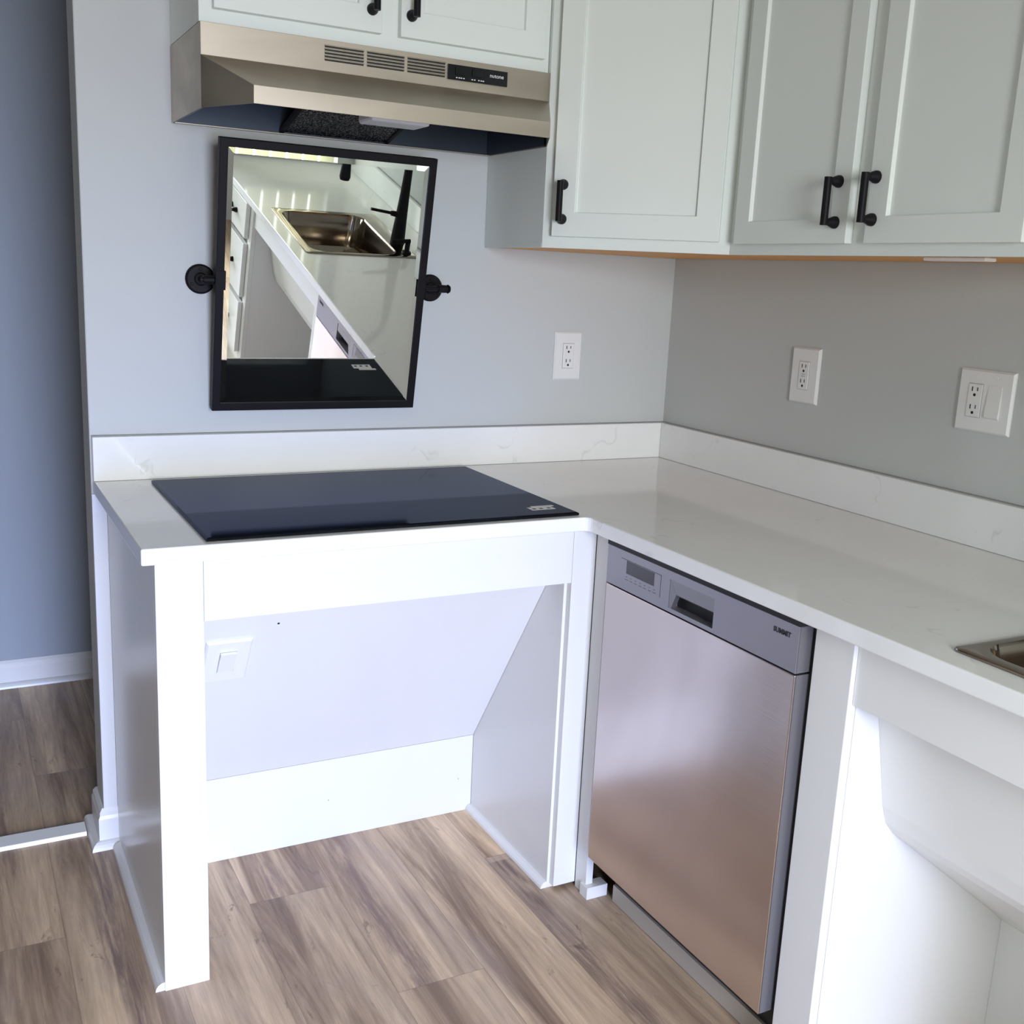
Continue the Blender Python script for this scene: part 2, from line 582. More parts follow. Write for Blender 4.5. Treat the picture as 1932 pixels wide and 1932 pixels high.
holed_slab(b, out, hole, ZB, H)
o = link('countertop', b, 'quartz', bevel=0.003, seg=3)
tag(o, 'L-shaped white quartz worktop with faint grey veins around the cooktop and sink', 'countertop')
o = link('backsplash', box(BM(), XL, -0.001, -0.0225, -0.001, H + 0.0005, 1.010), 'quartz', bevel=0.0015)
tag(o, 'white quartz upstand along the wall behind the black cooktop', 'backsplash')
link('top_shade_strip', box(BM(), XL, -0.002, -0.0120, -0.0006, 1.0101, 1.0116), 'upstand_top_shade', o)  # thin strip that darkens the upstand top, painted shade
o = link('backsplash', box(BM(), -0.0225, -0.001, YE, -0.024, H + 0.0005, 1.010), 'quartz', bevel=0.0015)
tag(o, 'white quartz upstand beneath the wall with two socket plates', 'backsplash')
link('top_shade_strip', box(BM(), -0.0080, -0.0006, YE, -0.0125, 1.0101, 1.0116), 'upstand_top_shade', o)
o = link('backsplash', box(BM(), DR, -0.024, YE, YE + 0.022, H + 0.0005, 1.010), 'quartz', bevel=0.0015)
tag(o, 'white quartz upstand at the end of the worktop past the sink', 'backsplash')

# ------------------------------------------------------------------ cooktop
t = empty('cooktop', (-1.06, -0.355, H), label='black glass induction cooktop set into the white worktop', cat='cooktop')
b = BM()
cx0, cx1, cy0, cy1 = -1.456, -0.667, -0.636, -0.066
z = H + 0.0075
# bevelled glass slab
lo = [(cx0, cy0), (cx1, cy0), (cx1, cy1), (cx0, cy1)]
ins = 0.004
hi = [(cx0 + ins, cy0 + ins), (cx1 - ins, cy0 + ins), (cx1 - ins, cy1 - ins), (cx0 + ins, cy1 - ins)]
vb = [b.verts.new((x, y, H + 0.001)) for x, y in lo]
vm_ = [b.verts.new((x, y, H + 0.0055)) for x, y in lo]
vt = [b.verts.new((x, y, z)) for x, y in hi]
b.faces.new(vb[::-1]); b.faces.new(vt)
for A_, B_ in ((vb, vm_), (vm_, vt)):
    for i in range(4):
        j = (i + 1) % 4
        b.faces.new([A_[i], A_[j], B_[j], B_[i]])
link('glass_top', b, 'cooktop_glass', t)
st = BM(); prism(st, [(-0.758, -0.592), (-0.700, -0.592), (-0.700, -0.566), (-0.758, -0.566)], 'z', z, z + 0.0004)
prism(st, [(-0.744, -0.566), (-0.690, -0.566), (-0.690, -0.556), (-0.744, -0.556)], 'z', z, z + 0.0004)
s_o = link('sticker', st, 'sticker_paper', t)
s_o['label'] = 'small white rating stickers'
b = BM()
for xa in (-0.752, -0.735, -0.716):
    box(b, xa, xa + 0.008, -0.586, -0.578, z + 0.0004, z + 0.0006)
link('sticker_print', b, 'ink', s_o)

# ------------------------------------------------------------------ cooktop base cabinet (open knee space)
YF = -0.620
t = empty('cooktop_cabinet', (-1.1, YF, 0), label='white open-front base cabinet with knee space under the black cooktop', cat='cabinet')
link('end_panel', box(BM(), EP, EP + 0.018, YF + 0.019, -0.001, 0.0, ZB - 0.001), 'white_paint', t, bevel=0.001)
link('white_strip', box(BM(), XW + 0.0005, EP - 0.0005, -0.006, -0.0005, 0.099, ZB - 0.001), 'white_paint', t)  # thin white strip over the wall beside the end panel
link('stile', box(BM(), EP, -1.459, YF, YF + 0.019, 0.0, ZB - 0.001), 'white_paint', t, bevel=0.0012)
link('apron', box(BM(), -1.4585, -0.6655, YF + 0.0006, YF + 0.019, 0.753, ZB - 0.001), 'white_paint', t, bevel=0.0012)
link('stile', box(BM(), -0.665, -0.607, YF, YF + 0.019, 0.012, ZB - 0.001), 'white_paint', t, bevel=0.0012)
link('side_panel', box(BM(), -0.672, -0.654, YF + 0.0195, -0.030, 0.0, ZB - 0.001), 'white_paint', t, bevel=0.001)
b = BM()
prism(b, [(-0.555, 0.772), (-0.1853, 0.2150), (-0.170, 0.2245), (-0.540, 0.780)], 'x', EP + 0.019, -0.673)
kp = link('knee_panel', b, 'white_paint', t, bevel=0.0)
b = BM()
prism(b, [(-0.185, 0.2140), (-0.185, 0.0005), (-0.170, 0.0005), (-0.170, 0.2140)], 'x', EP + 0.019, -0.673)
link('lower_panel', b, 'white_paint', t)
# crease batten and small nail specks
b = BM()
def slope_pt(x, s, n=0.0):
    # s metres up the slope from the crease; n out of the face
    dy, dz = -0.335 / 0.6052, 0.504 / 0.6052
    ny, nz = -0.504 / 0.6052, -0.335 / 0.6052
    return (x, -0.185 + dy * s * 0.998 + ny * n, 0.215 + dz * s + nz * n)
for x, s in ((-1.286, 0.575),):
    p = slope_pt(x, s, 0.0); q = slope_pt(x, s, 0.0016)
    tube(b, p, q, 0.003, 0.002, 10)
link('nail_hole', b, 'slot_black', t)
for x, zz in ((-0.712, 0.095), (-1.07, 0.105)):
    link('nail_speck', tube(BM(), (x, -0.184, zz), (x, -0.1862, zz), 0.0016, 0.0012, 8), 'plastic_grey', t)
b = BM()
prism(b, [(EP - o, z_) for o, z_ in shoe(0.018)], 'y', YF + 0.004, -0.034)
link('shoe_molding', b, 'trim_paint', t)
b = BM()
prism(b, [(-0.672 - o, z_) for o, z_ in shoe(0.016)], 'y', YF + 0.020, -0.186)
link('shoe_molding', b, 'trim_paint', t)
# return stile beside the dishwasher
link('return_stile', box(BM(), -0.6065, -0.588, -0.668, YF - 0.0005, 0.0, ZB - 0.001), 'white_paint', t, bevel=0.0012)
link('toe_block', box(BM(), -0.612, -0.556, -0.684, -0.652, 0.0, 0.030), 'white_paint', t, bevel=0.001)

# ------------------------------------------------------------------ dishwasher
XD = -0.632
DY0, DY1 = -1.288, -0.706
t = empty('dishwasher', (-0.36, -0.997, 0), label='stainless steel dishwasher with grey control panel under the worktop', cat='dishwasher')
link('tub', box(BM(), -0.596, -0.06, DY0 + 0.004, DY1 + 0.030, 0.10, 0.868), 'gasket_gap_black', t)
dr = link('door', box(BM(), XD, -0.598, DY0, DY1, 0.128, 0.7755), 'steel_door', t, bevel=0.002)
link('door_edge_trim', box(BM(), XD + 0.003, -0.600, DY0 - 0.0012, DY0 - 0.0001, 0.130, 0.7750), 'edge_metal', dr)
cp = BM()
# control panel with a real recessed grip: built as frame strips round the pocket
py0, py1, pz0, pz1 = -1.066, -0.928, 0.7870, 0.8440
z0, z1 = 0.7785, 0.8605
box(cp, XD, -0.600, DY0, py0, z0, z1); box(cp, XD, -0.600, py1, DY1, z0, z1)
box(cp, XD, -0.600, py0, py1, z0, pz0); box(cp, XD, -0.600, py0, py1, pz1, z1)
bmesh.ops.remove_doubles(cp, verts=cp.verts, dist=1e-5)
pn = link('control_panel', cp, 'control_panel_metal', t)
g = BM()
# grip lip: upper plate hangs over the pocket, lower half open and dark
prism(g, [(XD + 0.001, pz1), (XD + 0.001, pz1 - 0.026), (XD + 0.006, pz1 - 0.030), (XD + 0.010, pz1 - 0.026), (XD + 0.010, pz1)], 'y', py0 + 0.0008, py1 - 0.0008)
link('grip_lip', g, 'edge_metal', pn)
g = BM(); prism(g, [(py1 - 0.0008, pz0), (py1 - 0.0008, pz1 - 0.001), (py1 - 0.022, pz1 - 0.026), (py1 - 0.008, pz0)], 'x', XD + 0.0008, XD + 0.012)
link('grip_cheek', g, 'edge_metal', pn)
link('grip_pocket', box(BM(), XD + 0.022, XD + 0.030, py0, py1, pz0, pz1), 'gasket_gap_black', pn)
link('display', box(BM(), XD - 0.0004, XD + 0.002, -0.876, -0.778, 0.8150, 0.8420), 'display', pn)
g = BM()
fy0, fy1, fz0, fz1, w = -0.899, -0.757, 0.7985, 0.8440, 0.0009
box(g, XD - 0.0003, XD + 0.001, fy0, fy1, fz1 - w, fz1)
box(g, XD - 0.0003, XD + 0.001, fy0, fy0 + w, fz0, fz1)
for k in range(7):
    y = -0.775 - k * 0.0165
    box(g, XD - 0.0003, XD + 0.001, y - 0.010, y, 0.8015, 0.8023)
    box(g, XD - 0.0003, XD + 0.001, y - 0.007, y - 0.002, 0.8075, 0.8082)
link('panel_print', g, 'ink', pn)
link('panel_edge_trim', box(BM(), XD + 0.002, -0.602, DY0 - 0.0012, DY0 - 0.0001, 0.7795, 0.8600), 'edge_metal', pn)
R = Euler((PI / 2, 0, -PI / 2))
text('logo', 'SUMMIT', 0.0125, 'ink', pn, Vector((XD - 0.0004, -1.248, 0.8395)) - t.location, R, bold=0.0004, sx=0.95)
link('side_gasket', box(BM(), -0.600, -0.590, DY0 - 0.006, DY0 + 0.002, 0.10, 0.866), 'gasket_gap_black', t)
link('kick_plate', box(BM(), -0.558, -0.545, DY0 + 0.004, DY1 - 0.004, 0.001, 0.042), 'kick_metal', t)
link('toe_gap_shade', box(BM(), -0.552, -0.545, DY0 + 0.004, DY1 - 0.004, 0.0425, 0.0995), 'gasket_gap_black', t)  # black box for the dark toe gap, shade put into its colour
link('top_gap_strip', box(BM(), -0.6315, -0.585, DY0, DY1 + 0.004, 0.8607, 0.8700), 'gasket_gap_black', t)  # black strip laid in the gap above the control panel

# ------------------------------------------------------------------ sink cabinet (filler, apron, knee panel)
t = empty('sink_cabinet', (-0.3, -1.8, 0), label='white open-front base cabinet with curved knee panel under the sink', cat='cabinet')
link('stile', box(BM(), -0.6065, -0.588, -1.386, -1.300, 0.0, ZB - 0.001), 'white_paint', t, bevel=0.0012)
link('side_panel', box(BM(), -0.5875, -0.030, -1.386, -1.368, 0.0, ZB - 0.001), 'white_paint', t)
link('apron', box(BM(), -0.598, -0.580, -2.262, -1.3865, 0.757, ZB - 0.001), 'white_paint', t, bevel=0.001)
b = BM()
pf = [(-0.5385, 0.750), (-0.497, 0.560), (-0.484, 0.525), (-0.462, 0.500), (-0.171, 0.280), (-0.130, 0.246), (-0.130, 0.0005),
      (-0.118, 0.0005), (-0.118, 0.252), (-0.162, 0.290), (-0.454, 0.510), (-0.474, 0.532), (-0.486, 0.564), (-0.5265, 0.750)]
prism(b, pf, 'y', -2.262, -1.3865)
link('knee_panel', b, 'white_paint', t)

# ------------------------------------------------------------------ handles and doors
def handle_bm(cx, cz, horizontal=False, L_=0.089, y=0.0, proj=0.030):
    """bar pull in local door coordinates; door face at y, outward is -y"""
    b = BM()
    half = 0.038
    def Q(a, o):
        return (cx + a, y - o, cz) if horizontal else (cx, y - o, cz + a)
    for s in (-half, half):
        tube(b, Q(s, 0.0), Q(s, 0.005), 0.0118, 0.0115, 24)
        tube(b, Q(s, 0.005), Q(s, 0.020), 0.0115, 0.0062, 24)
        tube(b, Q(s, 0.018), Q(s, proj), 0.0062, 0.0060, 16)
    tube(b, Q(-L_ / 2, proj - 0.001), Q(L_ / 2, proj - 0.001), 0.0073, seg=20)
    return b


def shaker(parent, x0, x1, z0, z1, yf, w=0.055, hx=None, hz=None, th=0.0185, m='cabinet_paint_green_lit', hor=False):
    """framed door in parent's coordinates, front face at y = yf, outward -y"""
    b = BM()
    rec = 0.0085
    # one watertight piece: front ring, sloped recess, flat panel, sides and back
    O = [(x0, z0), (x1, z0), (x1, z1), (x0, z1)]
    I = [(x0 + w, z0 + w), (x1 - w, z0 + w), (x1 - w, z1 - w), (x0 + w, z1 - w)]
    e = 0.0012
    J = [(x0 + w + e, z0 + w + e), (x1 - w - e, z0 + w + e), (x1 - w - e, z1 - w - e), (x0 + w + e, z1 - w - e)]
    vo = [b.verts.new((x, yf, z)) for x, z in O]
    vi = [b.verts.new((x, yf, z)) for x, z in I]
    vj = [b.verts.new((x, yf + rec, z)) for x, z in J]
    vk = [b.verts.new((x, yf + th, z)) for x, z in O]
    for i in range(4):
        j = (i + 1) % 4
        b.faces.new([vo[i], vo[j], vi[j], vi[i]])
        b.faces.new([vi[i], vi[j], vj[j], vj[i]])
        b.faces.new([vk[i], vk[j], vo[j], vo[i]])
    b.faces.new(vj); b.faces.new(vk[::-1])
    d = link('door', b, m, parent, world=False, bevel=0.0012, seg=2)
    if hx is not None:
        link('handle', handle_bm(hx, hz, y=yf, horizontal=hor), 'black_metal', d, world=False, smooth=True)
    return d


def face_frame(parent, x0, x1, z0, z1, yf, stile_w, rail_w, mid=None, m='cabinet_paint_green_lit', th=0.019):
    b = BM()
    box(b, x0, x0 + stile_w, yf, yf + th, z0, z1)
    box(b, x1 - stile_w, x1, yf, yf + th, z0, z1)
    box(b, x0 + stile_w, x1 - stile_w, yf, yf + th, z0, z0 + rail_w)
    box(b, x0 + stile_w, x1 - stile_w, yf, yf + th, z1 - rail_w, z1)
    if mid:
        box(b, mid - 0.040, mid + 0.040, yf, yf + th, z0 + rail_w, z1 - rail_w)
    return link('face_frame', b, m, parent, world=False)


ZT = 2.236
# cabinet above the hood: local x along world x, origin at its front lower corner
cx, cw = -1.383, 0.775
t = empty('wall_cabinet', (cx, -0.293, 1.857), label='white double-door wall cabinet mounted above the steel range hood', cat='cabinet')
link('carcass', box(BM(), cx + 0.001, cx + cw - 0.001, -0.273, -0.001, 1.8575, ZT), 'cabinet_paint_green_lit', t)
hh = ZT - 1.857
face_frame(t, 0, cw, 0, hh, 0.0, 0.038, 0.038, mid=cw / 2)
shaker(t, 0.025, 0.369, 0.025, hh - 0.02, -0.019, 0.051, hx=0.346, hz=0.106)
shaker(t, 0.410, 0.757, 0.025, hh - 0.02, -0.019, 0.053, hx=0.433, hz=0.106)

# diagonal corner cabinet
ZU = 1.474
A_ = Vector((-0.606, -0.303)); B_ = Vector((-0.300, -0.609))
t = empty('wall_cabinet', (A_.x, A_.y, ZU), (0, 0, -PI / 4), label='white diagonal corner wall cabinet with a single tall door', cat='cabinet')
W_ = (B_ - A_).length
nrm = Vector((0.7071, 0.7071)) * 0.020
b = BM()
prism(b, [(A_.x, -0.001), (A_.x, A_.y), (A_.x + nrm.x, A_.y + nrm.y), (B_.x + nrm.x, B_.y + nrm.y), (B_.x, B_.y), (-0.001, B_.y), (-0.001, -0.001)], 'z', ZU + 0.012, ZT)
link('carcass', b, 'cabinet_paint_green_lit', t)
b = BM()
prism(b, [(A_.x + 0.016, -0.002), (A_.x + 0.016, A_.y - 0.0), (A_.x + 0.030, A_.y + 0.012), (B_.x + 0.012, B_.y + 0.030), (B_.x + 0.0, B_.y + 0.016), (-0.002, B_.y + 0.016), (-0.002, -0.002)], 'z', ZU + 0.0010, ZU + 0.0119)
link('bottom_panel', b, 'maple_ply', t)
b = BM(); box(b, A_.x, A_.x + 0.0155, A_.y + 0.004, -0.001, ZU, ZU + 0.0119)
link('side_lip', b, 'cabinet_paint_green_lit', t)
hh = ZT - ZU
face_frame(t, 0.0, W_, 0, hh, 0.0, 0.040, 0.040)
shaker(t, 0.026, W_ - 0.024, 0.026, hh - 0.02, -0.019, 0.053, hx=0.049, hz=0.102)

# double-door cabinet on the right wall
t = empty('wall_cabinet', (-0.300, -0.610, ZU), (0, 0, -PI / 2), label='white double-door wall cabinet with two black bar pulls above the pair of socket plates', cat='cabinet')
L2 = 0.776
link('carcass', box(BM(), -0.280, -0.001, -0.610 - L2, -0.611, ZU + 0.012, ZT), 'cabinet_paint_green_lit', t)
link('bottom_panel', box(BM(), -0.2795, -0.002, -0.610 - L2 + 0.016, -0.611 - 0.002, ZU + 0.0010, ZU + 0.0119), 'maple_ply', t)
link('side_lip', box(BM(), -0.2795, -0.002, -0.610 - L2, -0.610 - L2 + 0.0155, ZU, ZU + 0.0119), 'cabinet_paint_green_lit', t)
face_frame(t, 0.0, L2, 0, hh, 0.0, 0.040, 0.040, mid=0.390)
shaker(t, 0.031, 0.364, 0.022, hh - 0.02, -0.019, 0.046, hx=0.333, hz=0.099)
shaker(t, 0.411, 0.750, 0.022, hh - 0.02, -0.019, 0.048, hx=0.427, hz=0.102)
# slim light bar under it
o = link('cabinet_light', box(BM(), -0.255, -0.225, -1.245, -1.110, ZU - 0.006, ZU + 0.0009), 'plastic_white', bevel=0.002)
tag(o, 'slim white light bar fixed under the double-door wall cabinet', 'light')

# ------------------------------------------------------------------ range hood
hx0, hx1 = -1.383, -0.6075
yb, yf = -0.001, -0.305
ztop, zlip, zb = 1.8555, 1.795, 1.698
nx0, nx1, ny, nz = -1.315, -0.677, -0.440, 1.731
t = empty('range_hood', (-0.995, -0.2, zb), label='stainless steel under-cabinet range hood above the tilted mirror', cat='range hood')
th = 0.0015
b = BM()
def quad(b, *p):
    b.faces.new([b.verts.new(q) for q in p])
# shell: open underneath
quad(b, (hx0, yb, zb), (hx0, yb, ztop), (hx0, yf, ztop), (hx0, yf, zb))
quad(b, (hx1, yb, zb), (hx1, yf, zb), (hx1, yf, ztop), (hx1, yb, ztop))
quad(b, (hx0, yb, ztop), (hx1, yb, ztop), (hx1, yf, ztop), (hx0, yf, ztop))
quad(b, (hx0, yf, ztop), (hx1, yf, ztop), (hx1, yf, zlip), (hx0, yf, zlip))
quad(b, (hx0, yf, zlip), (hx1, yf, zlip), (nx1, ny, nz), (nx0, ny, nz))
quad(b, (nx0, ny, nz), (nx1, ny, nz), (nx1, ny, zb), (nx0, ny, zb))
quad(b, (hx0, yf, zlip), (nx0, ny, nz), (nx0, ny, zb), (hx0, yf, zb))
quad(b, (hx1, yf, zlip), (hx1, yf, zb), (nx1, ny, zb), (nx1, ny, nz))
bmesh.ops.remove_doubles(b, verts=b.verts, dist=1e-5)
sh_o = link('shell', b, 'steel_hood', t)
md = sh_o.modifiers.new('sheet', 'SOLIDIFY'); md.thickness = 0.0015; md.offset = -1
md = sh_o.modifiers.new('fold', 'BEVEL'); md.width = 0.0018; md.segments = 2; md.limit_method = 'ANGLE'; md.angle_limit = math.radians(20)
# inner pan and back liner
b = BM()
box(b, hx0 + 0.004, hx1 - 0.004, -0.006, -0.0035, zb + 0.001, 1.80)
box(b, hx0 + 0.004, hx1 - 0.004, -0.300, -0.0065, 1.786, 1.789)
box(b, hx1 - 0.006, hx1 - 0.0035, -0.300, -0.0065, zb + 0.001, 1.785)
box(b, hx0 + 0.0035, hx0 + 0.006, -0.300, -0.0065, zb + 0.001, 1.785)
link('liner', b, 'steel_liner', t)
b = BM()
box(b, hx0 + 0.004, hx1 - 0.004, -0.020, -0.0065, zb - 0.0005, zb + 0.0012)
link('back_flange', b, 'steel_hood', t)
# mesh filter, pitched up toward the front, and lamp lens
b = BM()
prism(b, [(-0.012, 1.7035), (-0.290, 1.772), (-0.290, 1.778), (-0.012, 1.7095)], 'x', -1.135, -0.890)
link('mesh_filter', b, 'filter_mesh', t)
b = BM()
prism(b, [(-0.009, 1.7000), (-0.296, 1.770), (-0.296, 1.779), (-0.009, 1.709)], 'x', -1.145, -1.1355)
link('filter_rail', b, 'gasket_gap_black', t)
b = BM()
prism(b, [(-0.009, 1.7000), (-0.296, 1.770), (-0.296, 1.779), (-0.009, 1.709)], 'x', -0.8895, -0.881)
link('filter_rail', b, 'gasket_gap_black', t)
link('lamp_lens', box(BM(), -1.030, -0.895, -0.300, -0.215, 1.712, 1.750), 'lens_plastic', t, bevel=0.006)
# vent louvres: 3 banks of 5 slots with pressed lips
b = BM(); b2 = BM()
bx = [(-1.135, -1.052), (-1.044, -0.962), (-0.954, -0.868)]
for x0, x1 in bx:
    for k in range(5):
        z = 1.8430 - k * 0.0064
        box(b, x0, x1, yf - 0.0012, yf + 0.004, z - 0.0022, z)
        prism(b2, [(yf - 0.0006, z), (yf - 0.0030, z + 0.0008), (yf - 0.0030, z + 0.0018), (yf - 0.0006, z + 0.0030)], 'x', x0 - 0.001, x1 + 0.001)
link('vent_slots', b, 'slot_black', t)
link('vent_louvres', b2, 'steel_hood', t)
sw = link('switch_panel', box(BM(), -0.862, -0.718, yf - 0.0045, yf - 0.0008, 1.8125, 1.8435), 'black_glass_panel', t, bevel=0.0008)
link('rocker_switch', box(BM(), -0.845, -0.822, yf - 0.0070, yf - 0.0046, 1.823, 1.8385), 'black_glass_panel', sw, bevel=0.001)
link('rocker_switch', box(BM(), -0.805, -0.782, yf - 0.0070, yf - 0.0046, 1.823, 1.8385), 'black_glass_panel', sw, bevel=0.001)
text('logo', 'nutone', 0.0115, 'white_ink', sw, Vector((-0.745, yf - 0.0048, 1.8310)) - t.location, FACE_Y, bold=0.0, sx=1.05)
b = BM()
for xs in ([-0.843, -0.837, -0.832, -0.826], [-0.806, -0.800, -0.790, -0.784, -0.779]):
    for x in xs:
        box(b, x, x + 0.0036, yf - 0.0047, yf - 0.0044, 1.8165, 1.8185)
link('switch_print', b, 'white_ink', sw)

# ------------------------------------------------------------------ tilted mirror on the wall
MC = Vector((-1.059, -0.0911, 1.3656))
tilt, MW, MH = 0.1793, 0.5056, 0.6066
t = empty('tilting_mirror', MC, (tilt, 0, 0.0094), label='rectangular pivot mirror in a thin black frame tilted over the cooktop', cat='mirror')
fwid, fdep = 0.0185, 0.020
b = BM()
O = [(-MW / 2, -MH / 2), (MW / 2, -MH / 2), (MW / 2, MH / 2), (-MW / 2, MH / 2)]
I = [(-MW / 2 + fwid, -MH / 2 + fwid), (MW / 2 - fwid, -MH / 2 + fwid), (MW / 2 - fwid, MH / 2 - fwid), (-MW / 2 + fwid, MH / 2 - fwid)]
rings = []
for pts, y in ((O, 0.0), (O, fdep), (I, fdep), (I, 0.0)):
    rings.append([b.verts.new((x, y, z)) for x, z in pts])
for q in range(4):
    r1, r2 = rings[q], rings[(q + 1) % 4]
    for i in range(4):
        j = (i + 1) % 4
        b.faces.new([r1[i], r1[j], r2[j], r2[i]])
link('frame', b, 'black_metal', t, world=False, bevel=0.0015)
b = BM()
bv, yg = 0.012, 0.0022
G0 = [(x * 1.0, z * 1.0) for x, z in I]
G1 = [(x - math.copysign(bv, x), z - math.copysign(bv, z)) for x, z in I]
va = [b.verts.new((x, yg + 0.0009, z)) for x, z in G0]
vb = [b.verts.new((x, yg, z)) for x, z in G1]
vc = [b.verts.new((x, yg + 0.004, z)) for x, z in G0]
for i in range(4):
    j = (i + 1) % 4
    b.faces.new([va[i], va[j], vb[j], vb[i]]); b.faces.new([vc[i], vc[j], va[j], va[i]])
b.faces.new(vb); b.faces.new(vc[::-1])
link('glass', b, 'mirror_silver', t, world=False)
link('backing', box(BM(), -MW / 2 + 0.01, MW / 2 - 0.01, 0.0072, 0.016, -MH / 2 + 0.01, MH / 2 - 0.01), 'black_metal', t, world=False)
for s, xr in ((-1, -1.327), (1, -0.757)):
    b = BM()
    zc = MC.z + (0.0 if s < 0 else 0.001)
    tube(b, (xr, -0.0005, zc), (xr, -0.006, zc), 0.0335, 0.0335, 40)
    tube(b, (xr, -0.006, zc), (xr, -0.010, zc), 0.0335, 0.0290, 40)
    tube(b, (xr, -0.010, zc), (xr, -0.013, zc), 0.0150, 0.0120, 24)
    tube(b, (xr, -0.013, zc), (xr, MC.y + 0.008, zc), 0.0070, 0.0070, 20)
    link('wall_bracket', b, 'black_metal', t, smooth=True)
    b = BM()
    xe = MC.x + s * (MW / 2)
    tube(b, (xe - s * 0.002, MC.y + 0.009, zc), (xr + s * 0.014, MC.y + 0.009, zc), 0.0058, seg=18)
    tube(b, (xr - s * 0.012, MC.y + 0.009, zc), (xr + s * 0.010, MC.y + 0.009, zc), 0.0095, seg=22)
    if s > 0:
        tube(b, (xr + 0.014, MC.y + 0.009, zc), (xr + 0.019, MC.y + 0.009, zc), 0.0110, 0.0085, seg=22)
    link('pivot_knob', b, 'black_metal', t, smooth=True)
    b = BM()
    x_a, x_b = s * (MW / 2 - fwid - 0.003), s * (MW / 2 + 0.0015)
    box(b, x_a, x_b, -0.0016, -0.0001, -0.021, 0.021)
    box(b, s * (MW / 2 + 0.0001), x_b, -0.0016, fdep + 0.001, -0.021, 0.021)
    link('clamp', b, 'black_metal', t, world=False)
for s, xr in ((-1, -1.327), (1, -0.757)):
    for k in range(3):
        a = PI / 2 + k * 2 * PI / 3
        x, z = xr + 0.0225 * math.cos(a), MC.z + 0.0225 * math.sin(a)
        link('screw', tube(BM(), (x, -0.0095, z), (x, -0.0115, z), 0.0042, 0.0030, 14), 'black_metal', t, smooth=True)

# ------------------------------------------------------------------ socket and switch plates (local: face -y, x right, z up)
def plate_bm(w, h, d=0.006):
    b = BM()
    e = 0.004
    O = [(-w / 2, -h / 2), (w / 2, -h / 2), (w / 2, h / 2), (-w / 2, h / 2)]
    I = [(x - math.copysign(e, x), z - math.copysign(e, z)) for x, z in O]
    v0 = [b.verts.new((x, 0, z)) for x, z in O]
    v1 = [b.verts.new((x, -d * 0.45, z)) for x, z in O]
    v2 = [b.verts.new((x, -d, z)) for x, z in I]
    for A, C in ((v0, v1), (v1, v2)):
        for i in range(4):
            j = (i + 1) % 4
            b.faces.new([A[i], A[j], C[j], C[i]])
    b.faces.new(v2); b.faces.new(v0[::-1])
    return b


def socket(parent, cx, gfci=False, d=0.006):
    s = link('socket', box(BM(), cx - 0.0165, cx + 0.0165, -d - 0.0022, -d + 0.001, -0.0335, 0.0335), 'plastic_white', parent, world=False, bevel=0.001)
    link('socket_gap', box(BM(), cx - 0.0174, cx + 0.0174, -d - 0.00035, -d, -0.0344, 0.0344), 'plastic_grey', s, world=False)
    b = BM()
    y0, y1 = -d - 0.0026, -d - 0.0020
    for zc in (0.0185, -0.0175):
        box(b, cx - 0.0076, cx - 0.0054, y0, y1, zc + 0.000, zc + 0.0090)
        box(b, cx + 0.0050, cx + 0.0070, y0, y1, zc + 0.001, zc + 0.0085)
        tube(b, (cx, y1, zc - 0.0072), (cx, y0, zc - 0.0072), 0.0031, seg=12)
    if gfci:
        box(b, cx - 0.006, cx + 0.006, y0, y1, -0.0020, -0.0012)
        box(b, cx - 0.006, cx + 0.006, y0, y1, 0.0030, 0.0038)
    link('slots', b, 'slot_black', s, world=False)
    return s


t = empty('wall_outlet', (-0.3405, -0.0005, 1.1995), label='white single socket plate on the wall between the mirror and the corner', cat='outlet')
link('plate', plate_bm(0.086, 0.130), 'plastic_white', t, world=False)
socket(t, 0.0)
t = empty('wall_outlet', (-0.0005, -0.5700, 1.2025), (0, 0, -PI / 2), label='white single socket plate on the darker wall, nearer the corner', cat='outlet')
link('plate', plate_bm(0.094, 0.134, 0.0075), 'plastic_white', t, world=False)
socket(t, 0.0, True, 0.0075)
t = empty('wall_outlet', (-0.0005, -1.0880, 1.2025), (0, 0, -PI / 2), label='white double-width plate holding a socket and a rocker switch', cat='outlet')
link('plate', plate_bm(0.130, 0.126, 0.0075), 'plastic_white', t, world=False)
socket(t, -0.022, False, 0.0075)
rk = BM()
prism(rk, [(-0.0075, -0.0335), (-0.0125, -0.0300), (-0.0085, 0.0335), (-0.0075, 0.0335)], 'x', 0.0085, 0.0400)
link('rocker_switch', rk, 'plastic_white', t, world=False)
for x in (-0.022, 0.024):
    link('screw', tube(BM(), (x, -0.0074, 0.049), (x, -0.0083, 0.049), 0.0030, 0.0026, 14), 'plastic_white', t, world=False)
link('latch_tab', box(BM(), -0.024, 0.024, -0.0079, -0.0074, -0.0520, -0.0440), 'plastic_white', t, world=False)

# switch plate on the sloped knee panel
sl = math.atan2(0.335, 0.504)
pc = Vector(slope_pt(-1.380, 0.473, 0.0008))
t = empty('light_switch', pc, (sl, 0, 0), label='white toggle switch plate low on the sloping panel beneath the cooktop', cat='switch')
link('plate', plate_bm(0.094, 0.134), 'plastic_white', t, world=False)
link('switch_recess', box(BM(), -0.017, 0.017, -0.0066, -0.0055, -0.0335, 0.0335), 'plastic_grey', t, world=False)
rk = BM()
prism(rk, [(-0.0062, -0.0325), (-0.0075, -0.0325), (-0.0125, 0.0325), (-0.0062, 0.0325)], 'x', -0.0162, 0.0162)
link('rocker', rk, 'plastic_white', t, world=False)

# ------------------------------------------------------------------ sink
t = empty('sink', ((SX0 + SX1) / 2, (SY0 + SY1) / 2, H), label='stainless steel drop-in sink with a dark basin set in the worktop', cat='sink')


